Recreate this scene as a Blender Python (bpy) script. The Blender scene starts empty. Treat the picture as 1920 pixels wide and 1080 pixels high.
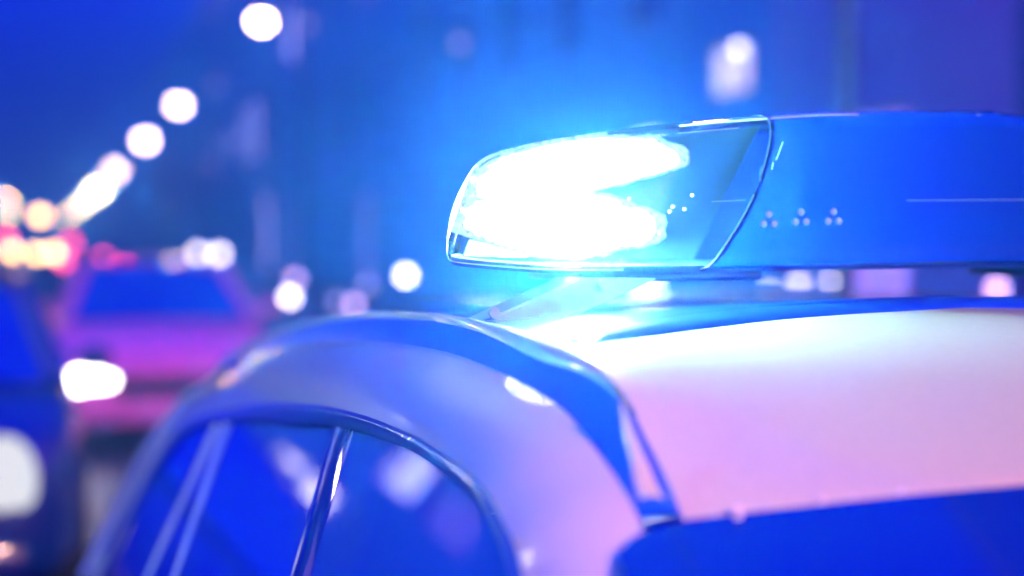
import bpy, bmesh, math, random
from mathutils import Vector, Matrix

S = bpy.context.scene
COL = S.collection
R = math.radians
rnd = random.Random(7)

# ------------------------------------------------------------------ camera
CAMZ = 1.62
F = 50.0
FP = F / 36.0 * 1920.0
HORIZON = 450.0
YAW = math.atan((960 - 80) / FP)
PITCH = -math.atan((540 - HORIZON) / FP)
cam_d = bpy.data.cameras.new('camera')
cam = bpy.data.objects.new('camera', cam_d)
COL.objects.link(cam)
S.camera = cam
cam_d.lens = F
cam_d.sensor_width = 36
cam_d.clip_start = 0.02
cam_d.clip_end = 2000
cam.location = (0, 0, CAMZ)
cam.rotation_euler = (math.pi / 2 + PITCH, 0, -YAW)
cam_d.dof.use_dof = True
cam_d.dof.focus_distance = 1.42
cam_d.dof.aperture_fstop = 1.6
CM = cam.rotation_euler.to_matrix()
CO = Vector(cam.location)

# ------------------------------------------------------------------ sky and exposure
W = bpy.data.worlds.new('World')
S.world = W
W.use_nodes = True
nt = W.node_tree
nt.nodes.clear()
wo = nt.nodes.new('ShaderNodeOutputWorld')
bg = nt.nodes.new('ShaderNodeBackground')
bg.inputs['Strength'].default_value = 1.0
tc = nt.nodes.new('ShaderNodeTexCoord')
sx = nt.nodes.new('ShaderNodeSeparateXYZ')
cr = nt.nodes.new('ShaderNodeValToRGB')
nt.links.new(tc.outputs['Generated'], sx.inputs[0])
nt.links.new(sx.outputs['Z'], cr.inputs[0])
cr.color_ramp.elements[0].position = 0.0
cr.color_ramp.elements[0].color = (0.0, 0.004, 4.5, 1)
cr.color_ramp.elements[1].position = 0.35
cr.color_ramp.elements[1].color = (0.0, 0.002, 2.1, 1)
nt.links.new(cr.outputs[0], bg.inputs['Color'])
nt.links.new(bg.outputs[0], wo.inputs['Surface'])

S.view_settings.view_transform = 'Standard'
S.view_settings.look = 'None'
S.view_settings.exposure = 0.0
S.view_settings.gamma = 1.0
S.view_settings.use_curve_mapping = False
cy = S.cycles
cy.use_adaptive_sampling = False
cy.use_denoising = True
try:
    cy.denoiser = 'OPENIMAGEDENOISE'
    cy.denoising_input_passes = 'RGB_ALBEDO_NORMAL'
except Exception:
    pass
cy.max_bounces = 8
cy.diffuse_bounces = 2
cy.glossy_bounces = 4
cy.transparent_max_bounces = 16
cy.volume_bounces = 0
cy.sample_clamp_indirect = 4.0
cy.use_light_tree = True
cy.caustics_reflective = False
cy.caustics_refractive = False

LAMP_COL = (0.50, 1.0, 0.98)
LAMP_W = 140.0
HAZE = 0.027


# ------------------------------------------------------------------ helpers
def ray(px, py):
    return CM @ Vector(((px - 960) / FP, -(py - 540) / FP, -1.0))


def at_x(px, py, x):
    d = ray(px, py)
    return CO + d * (x / d.x)


def at_y(px, py, y):
    d = ray(px, py)
    return CO + d * (y / d.y)


def link(o, parent=None):
    COL.objects.link(o)
    if parent is not None:
        o.parent = parent
    return o


def mesh_obj(name, bm, mat, parent=None, smooth=True):
    me = bpy.data.meshes.new(name)
    bmesh.ops.recalc_face_normals(bm, faces=bm.faces[:])
    bm.to_mesh(me)
    bm.free()
    if smooth:
        for p in me.polygons:
            p.use_smooth = True
        try:
            me.set_sharp_from_angle(angle=R(38))
        except Exception:
            pass
    o = bpy.data.objects.new(name, me)
    for m in (mat if isinstance(mat, (list, tuple)) else [mat]):
        me.materials.append(m)
    return link(o, parent)


def thing(name, label, cat, loc=(0, 0, 0), rz=0.0, group=None):
    o = bpy.data.objects.new(name, None)
    o.empty_display_size = 0.2
    COL.objects.link(o)
    o.location = loc
    o.rotation_euler = (0, 0, rz)
    o['label'] = label
    o['category'] = cat
    if group:
        o['group'] = group
    return o


def structure(o):
    o['kind'] = 'structure'
    return o


def box(bm, lo, hi):
    x0, y0, z0 = lo
    x1, y1, z1 = hi
    v = [bm.verts.new(p) for p in ((x0, y0, z0), (x1, y0, z0), (x1, y1, z0), (x0, y1, z0),
                                   (x0, y0, z1), (x1, y0, z1), (x1, y1, z1), (x0, y1, z1))]
    for f in ((0, 3, 2, 1), (4, 5, 6, 7), (0, 1, 5, 4), (1, 2, 6, 5), (2, 3, 7, 6), (3, 0, 4, 7)):
        bm.faces.new([v[i] for i in f])
    return v


def rbox(bm, lo, hi, r=0.02, seg=2):
    t = bmesh.new()
    box(t, lo, hi)
    bmesh.ops.bevel(t, geom=t.edges[:], offset=r, segments=seg, affect='EDGES', profile=0.5)
    me = bpy.data.meshes.new('tmp')
    t.to_mesh(me)
    t.free()
    bm.from_mesh(me)
    bpy.data.meshes.remove(me)


def tube(bm, pts, r, n=8, cap=True, r2=None):
    rings = []
    m = len(pts)
    for i, p in enumerate(pts):
        p = Vector(p)
        a = Vector(pts[max(i - 1, 0)])
        b = Vector(pts[min(i + 1, m - 1)])
        t = (b - a).normalized()
        up = Vector((0, 0, 1)) if abs(t.z) < 0.9 else Vector((1, 0, 0))
        u = t.cross(up).normalized()
        v = u.cross(t)
        rr = r if r2 is None else r + (r2 - r) * i / (m - 1)
        rings.append([bm.verts.new(p + (u * math.cos(k * 2 * math.pi / n) + v * math.sin(k * 2 * math.pi / n)) * rr)
                      for k in range(n)])
    for i in range(m - 1):
        for k in range(n):
            bm.faces.new((rings[i][k], rings[i][(k + 1) % n], rings[i + 1][(k + 1) % n], rings[i + 1][k]))
    if cap:
        bm.faces.new(rings[0][::-1])
        bm.faces.new(rings[-1])


def loft(bm, rings, closed=False, cap=False):
    vs = [[bm.verts.new(p) for p in r] for r in rings]
    n = len(vs[0])
    for i in range(len(vs) - 1):
        for k in range(n if closed else n - 1):
            q = (vs[i][k], vs[i][(k + 1) % n], vs[i + 1][(k + 1) % n], vs[i + 1][k])
            try:
                bm.faces.new(q)
            except ValueError:
                pass
    if cap:
        bm.faces.new(vs[0][::-1])
        bm.faces.new(vs[-1])
    return vs


def sphere(bm, c, r, seg=16, rings=10, sc=(1, 1, 1)):
    m = Matrix.Translation(Vector(c)) @ Matrix.Diagonal((sc[0], sc[1], sc[2], 1))
    bmesh.ops.create_uvsphere(bm, u_segments=seg, v_segments=rings, radius=r, matrix=m)


def spline(pts, n):
    """Catmull-Rom through pts, n samples equally spaced in key parameter by length."""
    P = [Vector(p) for p in pts]
    m = len(P)
    out = []
    L = [0]
    for i in range(1, m):
        L.append(L[-1] + max((P[i] - P[i - 1]).length, 1e-6))
    for k in range(n):
        s = L[-1] * k / (n - 1)
        i = 0
        while i < m - 2 and L[i + 1] < s:
            i += 1
        t = (s - L[i]) / (L[i + 1] - L[i])
        p0 = P[i - 1] if i > 0 else P[i] * 2 - P[i + 1]
        p1, p2 = P[i], P[i + 1]
        p3 = P[i + 2] if i + 2 < m else P[i + 1] * 2 - P[i]
        out.append(0.5 * ((2 * p1) + (p2 - p0) * t + (2 * p0 - 5 * p1 + 4 * p2 - p3) * t * t
                          + (3 * p1 - p0 - 3 * p2 + p3) * t ** 3))
    return out


def keyed(pts, per):
    """Catmull-Rom with `per` samples in each key interval, so lines with matching keys stay matched."""
    P = [Vector(p) for p in pts]
    m = len(P)
    out = []
    for i in range(m - 1):
        p0 = P[i - 1] if i > 0 else P[i] * 2 - P[i + 1]
        p1, p2 = P[i], P[i + 1]
        p3 = P[i + 2] if i + 2 < m else P[i + 1] * 2 - P[i]
        for k in range(per):
            t = k / per
            out.append(0.5 * ((2 * p1) + (p2 - p0) * t + (2 * p0 - 5 * p1 + 4 * p2 - p3) * t * t
                              + (3 * p1 - p0 - 3 * p2 + p3) * t ** 3))
    out.append(P[-1])
    return out


# ------------------------------------------------------------------ materials
def mat(name, col, rough=0.5, metal=0.0, coat=0.0, coat_rough=0.03, spec=0.5, ior=1.5, noise=0.0, nscale=30.0,
        bump=0.0, bscale=200.0, emit=None, estr=0.0):
    m = bpy.data.materials.new(name)
    m.use_nodes = True
    t = m.node_tree
    b = t.nodes['Principled BSDF']
    b.inputs['Base Color'].default_value = (*col, 1)
    b.inputs['Roughness'].default_value = rough
    b.inputs['Metallic'].default_value = metal
    b.inputs['Coat Weight'].default_value = coat
    b.inputs['Coat Roughness'].default_value = coat_rough
    b.inputs['Specular IOR Level'].default_value = spec
    b.inputs['IOR'].default_value = ior
    if emit:
        b.inputs['Emission Color'].default_value = (*emit, 1)
        b.inputs['Emission Strength'].default_value = estr
    if noise > 0 or bump > 0:
        co = t.nodes.new('ShaderNodeTexCoord')
        n = t.nodes.new('ShaderNodeTexNoise')
        n.inputs['Scale'].default_value = nscale
        n.inputs['Detail'].default_value = 6
        t.links.new(co.outputs['Object'], n.inputs['Vector'])
        if noise > 0:
            mx = t.nodes.new('ShaderNodeMix')
            mx.data_type = 'RGBA'
            mx.inputs[6].default_value = (*[c * (1 - noise) for c in col], 1)
            mx.inputs[7].default_value = (*[min(1, c * (1 + noise)) for c in col], 1)
            t.links.new(n.outputs['Fac'], mx.inputs[0])
            t.links.new(mx.outputs[2], b.inputs['Base Color'])
        if bump > 0:
            n2 = t.nodes.new('ShaderNodeTexNoise')
            n2.inputs['Scale'].default_value = bscale
            n2.inputs['Detail'].default_value = 4
            t.links.new(co.outputs['Object'], n2.inputs['Vector'])
            bp = t.nodes.new('ShaderNodeBump')
            bp.inputs['Strength'].default_value = bump
            bp.inputs['Distance'].default_value = 0.002
            t.links.new(n2.outputs['Fac'], bp.inputs['Height'])
            t.links.new(bp.outputs[0], b.inputs['Normal'])
    return m


def emitter(name, col, strength):
    m = bpy.data.materials.new(name)
    m.use_nodes = True
    t = m.node_tree
    t.nodes.clear()
    o = t.nodes.new('ShaderNodeOutputMaterial')
    e = t.nodes.new('ShaderNodeEmission')
    e.inputs[0].default_value = (*col, 1)
    e.inputs[1].default_value = strength
    t.links.new(e.outputs[0], o.inputs[0])
    return m


def clear_plastic(name, tint, gloss_rough=0.02, ior=1.5, translucent=None, tweight=0.0):
    """Thin clear shell: see-through with a glossy skin by Fresnel, optionally part translucent."""
    m = bpy.data.materials.new(name)
    m.use_nodes = True
    t = m.node_tree
    t.nodes.clear()
    o = t.nodes.new('ShaderNodeOutputMaterial')
    tr = t.nodes.new('ShaderNodeBsdfTransparent')
    tr.inputs[0].default_value = (*tint, 1)
    gl = t.nodes.new('ShaderNodeBsdfGlossy')
    gl.inputs['Roughness'].default_value = gloss_rough
    fr = t.nodes.new('ShaderNodeFresnel')
    fr.inputs[0].default_value = ior
    base = tr
    if translucent:
        tl = t.nodes.new('ShaderNodeBsdfTranslucent')
        tl.inputs[0].default_value = (*translucent, 1)
        df = t.nodes.new('ShaderNodeBsdfDiffuse')
        df.inputs[0].default_value = (*translucent, 1)
        m0 = t.nodes.new('ShaderNodeMixShader')
        m0.inputs[0].default_value = 0.5
        t.links.new(tl.outputs[0], m0.inputs[1])
        t.links.new(df.outputs[0], m0.inputs[2])
        m1 = t.nodes.new('ShaderNodeMixShader')
        m1.inputs[0].default_value = tweight
        t.links.new(tr.outputs[0], m1.inputs[1])
        t.links.new(m0.outputs[0], m1.inputs[2])
        base = m1
    mx = t.nodes.new('ShaderNodeMixShader')
    t.links.new(fr.outputs[0], mx.inputs[0])
    t.links.new(base.outputs[0], mx.inputs[1])
    t.links.new(gl.outputs[0], mx.inputs[2])
    t.links.new(mx.outputs[0], o.inputs[0])
    return m


M = {}
M['silver'] = mat('silver_paint', (0.60, 0.57, 0.40), rough=0.34, coat=1.0, coat_rough=0.07, noise=0.10, nscale=140, bump=0.05, bscale=700)
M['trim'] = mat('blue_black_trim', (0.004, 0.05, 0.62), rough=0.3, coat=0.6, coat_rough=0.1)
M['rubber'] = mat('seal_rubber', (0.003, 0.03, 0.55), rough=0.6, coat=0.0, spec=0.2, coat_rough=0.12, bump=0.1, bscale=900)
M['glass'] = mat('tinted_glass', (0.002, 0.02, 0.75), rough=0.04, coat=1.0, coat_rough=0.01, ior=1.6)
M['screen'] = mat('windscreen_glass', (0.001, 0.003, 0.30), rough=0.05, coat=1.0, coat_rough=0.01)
M['chrome'] = mat('bright_trim', (0.75, 0.78, 0.85), rough=0.16, metal=1.0)
M['bright'] = mat('satin_strip', (0.8, 0.8, 0.8), rough=0.35, metal=0.0, coat=0.5)
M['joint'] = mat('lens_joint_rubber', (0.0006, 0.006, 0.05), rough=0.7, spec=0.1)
M['glint'] = mat('white_glint', (0.9, 0.85, 0.85), rough=0.08, coat=1.0)
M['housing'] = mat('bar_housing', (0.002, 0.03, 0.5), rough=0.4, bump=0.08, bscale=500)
M['bracket'] = mat('bracket_metal', (0.20, 0.42, 0.46), rough=0.7, noise=0.1, nscale=60)
M['lens'] = clear_plastic('clear_lens', (0.98, 0.99, 1.0), 0.02, 1.13, (0.6, 0.9, 0.98), 0.0018)
M['blue_lens'] = clear_plastic('blue_lens', (0.0, 0.06, 0.9), 0.03, 1.3, (0.0005, 0.011, 0.32), 0.9)
M['strobe'] = emitter('strobe_light', (0.93, 0.98, 1.0), 4.0)
M['led'] = mat('led_dot', (0.15, 0.3, 0.9), rough=0.3, emit=(0.2, 0.4, 1.0), estr=0.2)
M['reflector'] = mat('reflector_metal', (0.04, 0.08, 0.11), rough=0.45, metal=1.0, bump=0.3, bscale=120)
M['tyre'] = mat('tyre_rubber', (0.02, 0.02, 0.03), rough=0.8)
M['rim'] = mat('wheel_rim', (0.5, 0.5, 0.55), rough=0.3, metal=1.0)
M['dark_paint'] = mat('dark_blue_paint', (0.002, 0.012, 0.20), rough=0.35, coat=0.8)
M['pink_paint'] = mat('magenta_paint', (0.95, 0.12, 0.6), rough=0.35, coat=0.6)
M['blue_paint'] = mat('mid_blue_paint', (0.01, 0.08, 0.5), rough=0.35, coat=0.8)
M['white_paint'] = mat('pale_paint', (0.45, 0.42, 0.6), rough=0.35, coat=0.8)
M['car_glass'] = mat('car_glass', (0.002, 0.01, 0.45), rough=0.06, coat=1.0)
M['plate'] = mat('plate_white', (0.6, 0.6, 0.65), rough=0.5)
M['seat'] = mat('seat_cloth', (0.01, 0.015, 0.1), rough=0.9)
M['asphalt'] = mat('asphalt', (0.035, 0.04, 0.08), rough=0.45, noise=0.35, nscale=8, bump=0.6, bscale=120)
M['paving'] = mat('paving', (0.16, 0.16, 0.18), rough=0.7, noise=0.25, nscale=3)
M['kerb'] = mat('kerb_stone', (0.28, 0.28, 0.28), rough=0.7, noise=0.2, nscale=10)
M['paint_line'] = mat('road_paint', (0.7, 0.7, 0.7), rough=0.6, noise=0.15, nscale=20)
M['pole'] = mat('pole_metal', (0.03, 0.06, 0.2), rough=0.5, metal=0.3)
M['lampglass'] = emitter('street_lamp_light', (1.0, 0.66, 0.52), 80.0)
M['lampglass_mid'] = emitter('mid_street_lamp_light', (1.0, 0.66, 0.52), 110.0)
M['lampglass_far'] = emitter('far_street_lamp_light', (1.0, 0.58, 0.24), 900.0)
M['lampglass_left'] = emitter('left_street_lamp_light', (1.0, 0.30, 0.45), 500.0)
M['glint_fill'] = emitter('glint_fill_light', (1.0, 0.80, 0.82), 420.0)
M['frame_fill'] = emitter('frame_fill_light', (0.66, 0.86, 1.0), 2000.0)
M['rose_fill'] = emitter('rose_fill_light', (1.0, 0.42, 0.28), 14500.0)
M['headlight'] = emitter('headlight_on', (1.0, 0.95, 0.88), 22.0)
M['headlight_dim'] = emitter('headlight_dipped', (0.95, 0.95, 1.0), 0.95)
M['parklight'] = emitter('side_light_on', (1.0, 0.72, 0.85), 22.0)
M['taillight'] = emitter('tail_light_on', (1.0, 0.04, 0.10), 90.0)
M['warmlight'] = emitter('warm_light', (1.0, 0.62, 0.22), 60.0)
M['lampoff'] = mat('lamp_off', (0.5, 0.5, 0.55), rough=0.15, coat=1)

# ------------------------------------------------------------------ ground
XC = 0.94     # centre line of the police car
KX = 4.4      # right kerb
FX = 9.0      # right facades


def slab(name, x0, x1, y0, y1, z0, z1, m, kind=True):
    bm = bmesh.new()
    box(bm, (x0, y0, z0), (x1, y1, z1))
    o = mesh_obj(name, bm, m, smooth=False)
    structure(o)
    o['label'] = None if False else name.replace('_', ' ')
    return o


g = slab('ground', -200, 200, -120, 600, -0.6, -0.05, M['paving'])
g['label'] = 'dark open ground around the night street'
g = slab('road', -9.0, KX, -100, 560, -0.045, 0.0, M['asphalt'])
g['label'] = 'dark asphalt carriageway of the night street'
g = slab('pavement', KX + 0.15, FX - 0.004, -100, 560, -0.045, 0.13, M['paving'])
g['label'] = 'grey pavement along the right hand facades'
g = slab('kerb', KX + 0.004, KX + 0.146, -100, 560, -0.045, 0.14, M['kerb'])
g['label'] = 'pale stone kerb under the street lamp row'
g = slab('pavement', -13.0, -9.15, -100, 560, -0.045, 0.13, M['paving'])
g['label'] = 'grey pavement on the opposite side of the street'
g = slab('kerb', -9.146, -9.004, -100, 560, -0.045, 0.14, M['kerb'])
g['label'] = 'pale stone kerb on the opposite side of the street'
bm = bmesh.new()
for k in range(60):
    y = -40 + k * 6
    box(bm, (-1.95, y, 0.004), (-1.83, y + 3, 0.008))
o = structure(mesh_obj('lane_marking', bm, M['paint_line'], smooth=False))
o['label'] = 'dashed white lane line on the asphalt'

# ------------------------------------------------------------------ buildings
WALLS = {
    'blue': mat('blue_render', (0.02, 0.16, 0.68), rough=0.8, noise=0.15, nscale=2),
    'grey': mat('grey_render', (0.05, 0.22, 0.62), rough=0.8, noise=0.15, nscale=2),
    'rose': mat('rose_render', (0.12, 0.12, 0.62), rough=0.8, noise=0.15, nscale=2),
    'navy': mat('navy_render', (0.004, 0.012, 0.30), rough=0.8, noise=0.15, nscale=2),
}
M['pane_dark'] = mat('window_pane_dark', (0.004, 0.03, 0.4), rough=0.08, coat=1.0)
M['pane_lav'] = emitter('window_lit_lavender', (0.5, 0.47, 1.0), 11)
M['pane_violet'] = emitter('window_lit_violet', (0.4, 0.22, 0.98), 1.6)
M['pane_white'] = emitter('window_lit_white', (0.95, 0.85, 1.0), 1.5)
M['pane_shop'] = emitter('window_shop_white', (1.0, 0.85, 0.95), 13)
M['sill'] = mat('window_sill', (0.3, 0.32, 0.38), rough=0.7)

_pane_cache = {}


def building(name, label, side, y0, y1, h, wall, lit, floors=4, wx=1.3, gap=1.5, group=None, first=1.2, fixed=None):
    """A facade with recessed windows. side +1: right (faces -x), -1: left (faces +x)."""
    fx = FX if side > 0 else -13.0
    t = thing(name, label, 'building', (fx, y0, 0), 0, group)
    n = max(1, int((y1 - y0 - 0.8) / (wx + gap)))
    step = (y1 - y0) / n
    fh = h / floors
    bm = bmesh.new()
    d = 9.0 * side
    L = y1 - y0

    def bx(a, b, c, e, z0, z1):
        lo, hi = min(a, b), max(a, b)
        box(bm, (lo, c, z0), (hi, e, z1))
    wins = []
    bx(0.25 * side, d, 0.004, L - 0.004, 0.0, h - 0.002)
    for f in range(floors):
        zb = f * fh + (0.35 if f == 0 else first * 0.8)
        zt = f * fh + fh - 0.65
        bx(0, 0.25 * side - 0.002 * side, 0.004, L - 0.004, f * fh + 0.001, zb)
        bx(0, 0.25 * side - 0.002 * side, 0.004, L - 0.004, zt, (f + 1) * fh - 0.001)
        for k in range(n + 1):
            a = 0.004 if k == 0 else k * step - step / 2 + wx / 2 + 0.001
            b = L - 0.004 if k == n else (k + 1) * step - step / 2 - wx / 2 - 0.001
            if b > a + 0.01:
                bx(0, 0.25 * side - 0.002 * side, a, b, zb + 0.001, zt - 0.001)
        for k in range(n):
            wins.append((f, k, k * step + step / 2 - wx / 2, k * step + step / 2 + wx / 2, zb, zt))
    mesh_obj('wall', bm, WALLS[wall], t, smooth=False)
    bm = bmesh.new()
    lo, hi = sorted((-0.25 * side, d))
    box(bm, (lo, 0.002, h), (hi, L - 0.002, h + 0.35))
    mesh_obj('cornice', bm, M['sill'], t, smooth=False)
    for (f, k, a, b, zb, zt) in wins:
        key = (side, round(b - a, 3), round(zt - zb, 3))
        w_, h_ = b - a, zt - zb
        if key not in _pane_cache:
            bm = bmesh.new()
            for (p, q, r_, s_) in ((0, 0.07, 0, h_), (w_ - 0.07, w_, 0, h_), (0.071, w_ - 0.071, 0, 0.07),
                                   (0.071, w_ - 0.071, h_ - 0.07, h_),
                                   (w_ / 2 - 0.03, w_ / 2 + 0.03, 0.071, h_ - 0.071)):
                box(bm, (-0.035, p, r_), (0.035, q, s_))
            fo = mesh_obj('window', bm, M['sill'], t, smooth=False)
            bm = bmesh.new()
            box(bm, (-0.008, 0.05, 0.05), (0.008, w_ - 0.05, h_ - 0.05))
            mp = {}
            for mk in ('pane_dark', 'pane_lav', 'pane_violet', 'pane_white', 'pane_shop'):
                po = mesh_obj('pane', bm.copy(), M[mk], fo, smooth=False)
                mp[mk] = po.data
                bpy.data.objects.remove(po)
            bm.free()
            _pane_cache[key] = (fo.data, mp)
            bpy.data.objects.remove(fo)
        fm, mp = _pane_cache[key]
        fo = bpy.data.objects.new('window', fm)
        link(fo, t)
        fo.location = (0.13 * side, a, zb)
        mk = 'pane_dark'
        if fixed and (f, k) in fixed:
            mk = fixed[(f, k)]
        else:
            q = rnd.random()
            if q < lit:
                mk = 'pane_lav' if rnd.random() < 0.6 else 'pane_violet'
        po = bpy.data.objects.new('pane', mp[mk])
        link(po, fo)
        if mk != 'pane_dark':
            fo['label'] = 'lit window'
    return t


building('building', 'dark navy corner block at the right edge of the street', 1, -10, 11.6, 15, 'navy', 0.03)
building('building', 'rose rendered house with violet lit windows beside the dark corner block', 1, 11.65, 16.55, 15, 'rose', 0.3,
         fixed={(0, 0): 'pane_violet', (0, 1): 'pane_violet', (1, 0): 'pane_violet', (1, 1): 'pane_violet', (2, 0): 'pane_dark', (2, 1): 'pane_dark'})
building('building', 'blue rendered house with one bright white window above the light bar', 1, 16.6, 19.0, 12.5, 'blue', 0.0, floors=5, first=1.375,
         fixed={(1, 0): 'pane_white'})
building('building', 'grey blue house straight behind the blazing light bar', 1, 19.05, 36, 16, 'grey', 0.08)
building('building', 'blue house with tall lavender windows left of the light bar', 1, 36.05, 56, 15, 'blue', 0.38)
building('building', 'long grey block half lost in the blue haze', 1, 56.05, 84, 17, 'grey', 0.25)
building('building', 'farthest blue block near the end of the lamp row', 1, 84.05, 130, 15, 'blue', 0.12)
building('building', 'navy house behind the camera on the right side', 1, -34, -10.05, 14, 'navy', 0.1)
for i, (a, b, w, lt) in enumerate(((-26, -2, 'navy', .1), (-1.95, 20, 'navy', .1), (20.05, 44, 'blue', .25), (44.05, 80, 'blue', .2), (80.05, 130, 'navy', .1))):
    building('building', ['navy house on the opposite pavement far behind the camera',
                          'navy house on the opposite pavement abreast of the patrol car',
                          'blue house on the opposite pavement with many lit windows',
                          'blue terrace on the opposite pavement beyond the queue of cars',
                          'navy terrace at the far end of the opposite pavement'][i], -1, a, b, 13 + i % 2, w, lt, wx=5.0 if i in (2, 3) else 1.3, fixed={(0, k): ('pane_shop' if i == 3 and k in (1, 2) else 'pane_dark') for k in range(8)} if i in (2, 3) else None)


# ------------------------------------------------------------------ street lamps
def make_lamp(label, loc, side, head_mat, h=6.0, k=1.0, group='street lamps lining the road'):
    """Pole with a bracket arm over the road and a glowing head; side = direction of the arm in x."""
    t = thing('street_lamp', label, 'street lamp', loc, 0, group)
    bm = bmesh.new()
    tube(bm, [(0, 0, 0), (0, 0, 0.9)], 0.11, 12)
    tube(bm, [(0, 0, 0.9), (0, 0, h - 0.1)], 0.075, 12, r2=0.05)
    mesh_obj('pole', bm, M['pole'], t)
    bm = bmesh.new()
    tube(bm, spline([(0, 0, h - 0.12), (side * 0.12, 0, h + 0.16), (side * 0.55, 0, h + 0.25), (side * 0.75, 0, h + 0.24)], 10), 0.035, 8)
    mesh_obj('arm', bm, M['pole'], t)
    bm = bmesh.new()
    sphere(bm, (side * 0.9, 0, h + 0.22), 0.2, 14, 8, (1.3, 0.9, 0.45))
    mesh_obj('lamp_housing', bm, M['pole'], t)
    bm = bmesh.new()
    sphere(bm, (side * 0.9, 0, h + 0.06 - 0.12 * (k - 1)), 0.16 * k, 16, 10, (1.1, 0.95, 0.9))
    mesh_obj('lamp_glass', bm, head_mat, t)
    return t


def lamp_at(px, py, x_head, label, side, m):
    p = at_x(px, py, x_head)
    return make_lamp(label, (p.x - side * 0.9, p.y, 0.13), side, m, h=p.z - 0.06 - 0.13, k=max(1.0, min(3.4, p.y / 38)))


ROW = [(490, 40), (335, 195), (272, 260), (217, 314), (183, 350), (158, 372), (140, 390), (126, 402)]
ORD = ['largest glowing lamp at the top of the receding row', 'second lamp down in the receding row', 'third lamp down in the receding row',
       'fourth lamp down in the receding row', 'fifth lamp down, overlapping its neighbours', 'sixth lamp down in the clump of glare',
       'seventh lamp down in the clump of glare', 'last lamp of the row where the lights merge']
for (px, py), l in zip(ROW, ORD):
    lamp_at(px, py, 4.35, 'street lamp with curved arm, ' + l, -1, M['lampglass'] if px > 300 else M['lampglass_mid'] if px > 200 else M['lampglass_far'])
make_lamp('street lamp whose dark pole stands behind the right half of the light bar', (5.25, 8.6, 0.13), -1, M['lampglass_left'])
make_lamp('unseen lamp added on the opposite kerb to lighten the door frame of the patrol car', (-9.4, 4.5, 0.13), 1, M['frame_fill'])  # unseen lamp added to brighten the side frame
for y_, l_ in ((14.0, 'unseen lamp added for glints on the opposite kerb just ahead of the queue of cars'), (24.0, 'unseen lamp added for glints on the opposite kerb beyond the queue of cars'), (36.0, 'unseen lamp added for glints on the opposite kerb farther down, before the blue terrace')):
    make_lamp(l_, (-9.4, y_, 0.13), 1, M['glint_fill'])  # unseen lamps added for glints down the frame edge
make_lamp('unseen lamp added on the pavement behind the camera to light the roof pink', (5.25, -9.0, 0.13), -1, M['rose_fill'])  # unseen lamp added and tinted to give the roof its pink light
LEFT = [(12, 372, -9.0 + .9, M['lampglass_far']), (18, 398, -9.0 + .9, M['lampglass_far'])]
LL = ['street lamp on the opposite kerb, its glare cut by the picture edge', 'street lamp on the opposite kerb just below the cut off glare']
for (px, py, x, m), l in zip(LEFT, LL):
    p = at_x(px, py, -3.2)
    make_lamp(l, (p.x - 0.9, p.y, 0.0), 1, m, h=max(3.5, p.z - 0.06), k=2.0)


# ------------------------------------------------------------------ generic car
def wheel(parent, x, y, r=0.32, w=0.2):
    bm = bmesh.new()
    prof = [(r * 0.62, -w / 2), (r * 0.92, -w / 2), (r, -w / 2 + 0.03), (r, w / 2 - 0.03), (r * 0.92, w / 2), (r * 0.62, w / 2)]
    n = 24
    rings = [[(x + q, y + p * math.cos(2 * math.pi * k / n), r + p * math.sin(2 * math.pi * k / n)) for p, q in prof] for k in range(n)]
    rings.append(rings[0])
    loft(bm, rings)
    bmesh.ops.remove_doubles(bm, verts=bm.verts[:], dist=1e-5)
    o = mesh_obj('wheel', bm, M['tyre'], parent)
    bm = bmesh.new()
    s = 1 if x > 0 else -1
    for k in range(5):
        a = 2 * math.pi * k / 5
        c, si = math.cos(a), math.sin(a)
        tube(bm, [(x + s * w * 0.3, y + c * 0.04, r + si * 0.04), (x + s * w * 0.36, y + c * r * 0.62, r + si * r * 0.62)], 0.035, 6)
    sphere(bm, (x + s * w * 0.3, y, r), 0.06, 10, 6, (0.5, 1, 1))
    n = 24
    tube(bm, [(x + s * w * 0.35, y + r * .6 * math.cos(2 * math.pi * k / n), r + r * .6 * math.sin(2 * math.pi * k / n)) for k in range(n + 1)], 0.02, 6, cap=False)
    mesh_obj('rim', bm, M['rim'], o)
    return o


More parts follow.
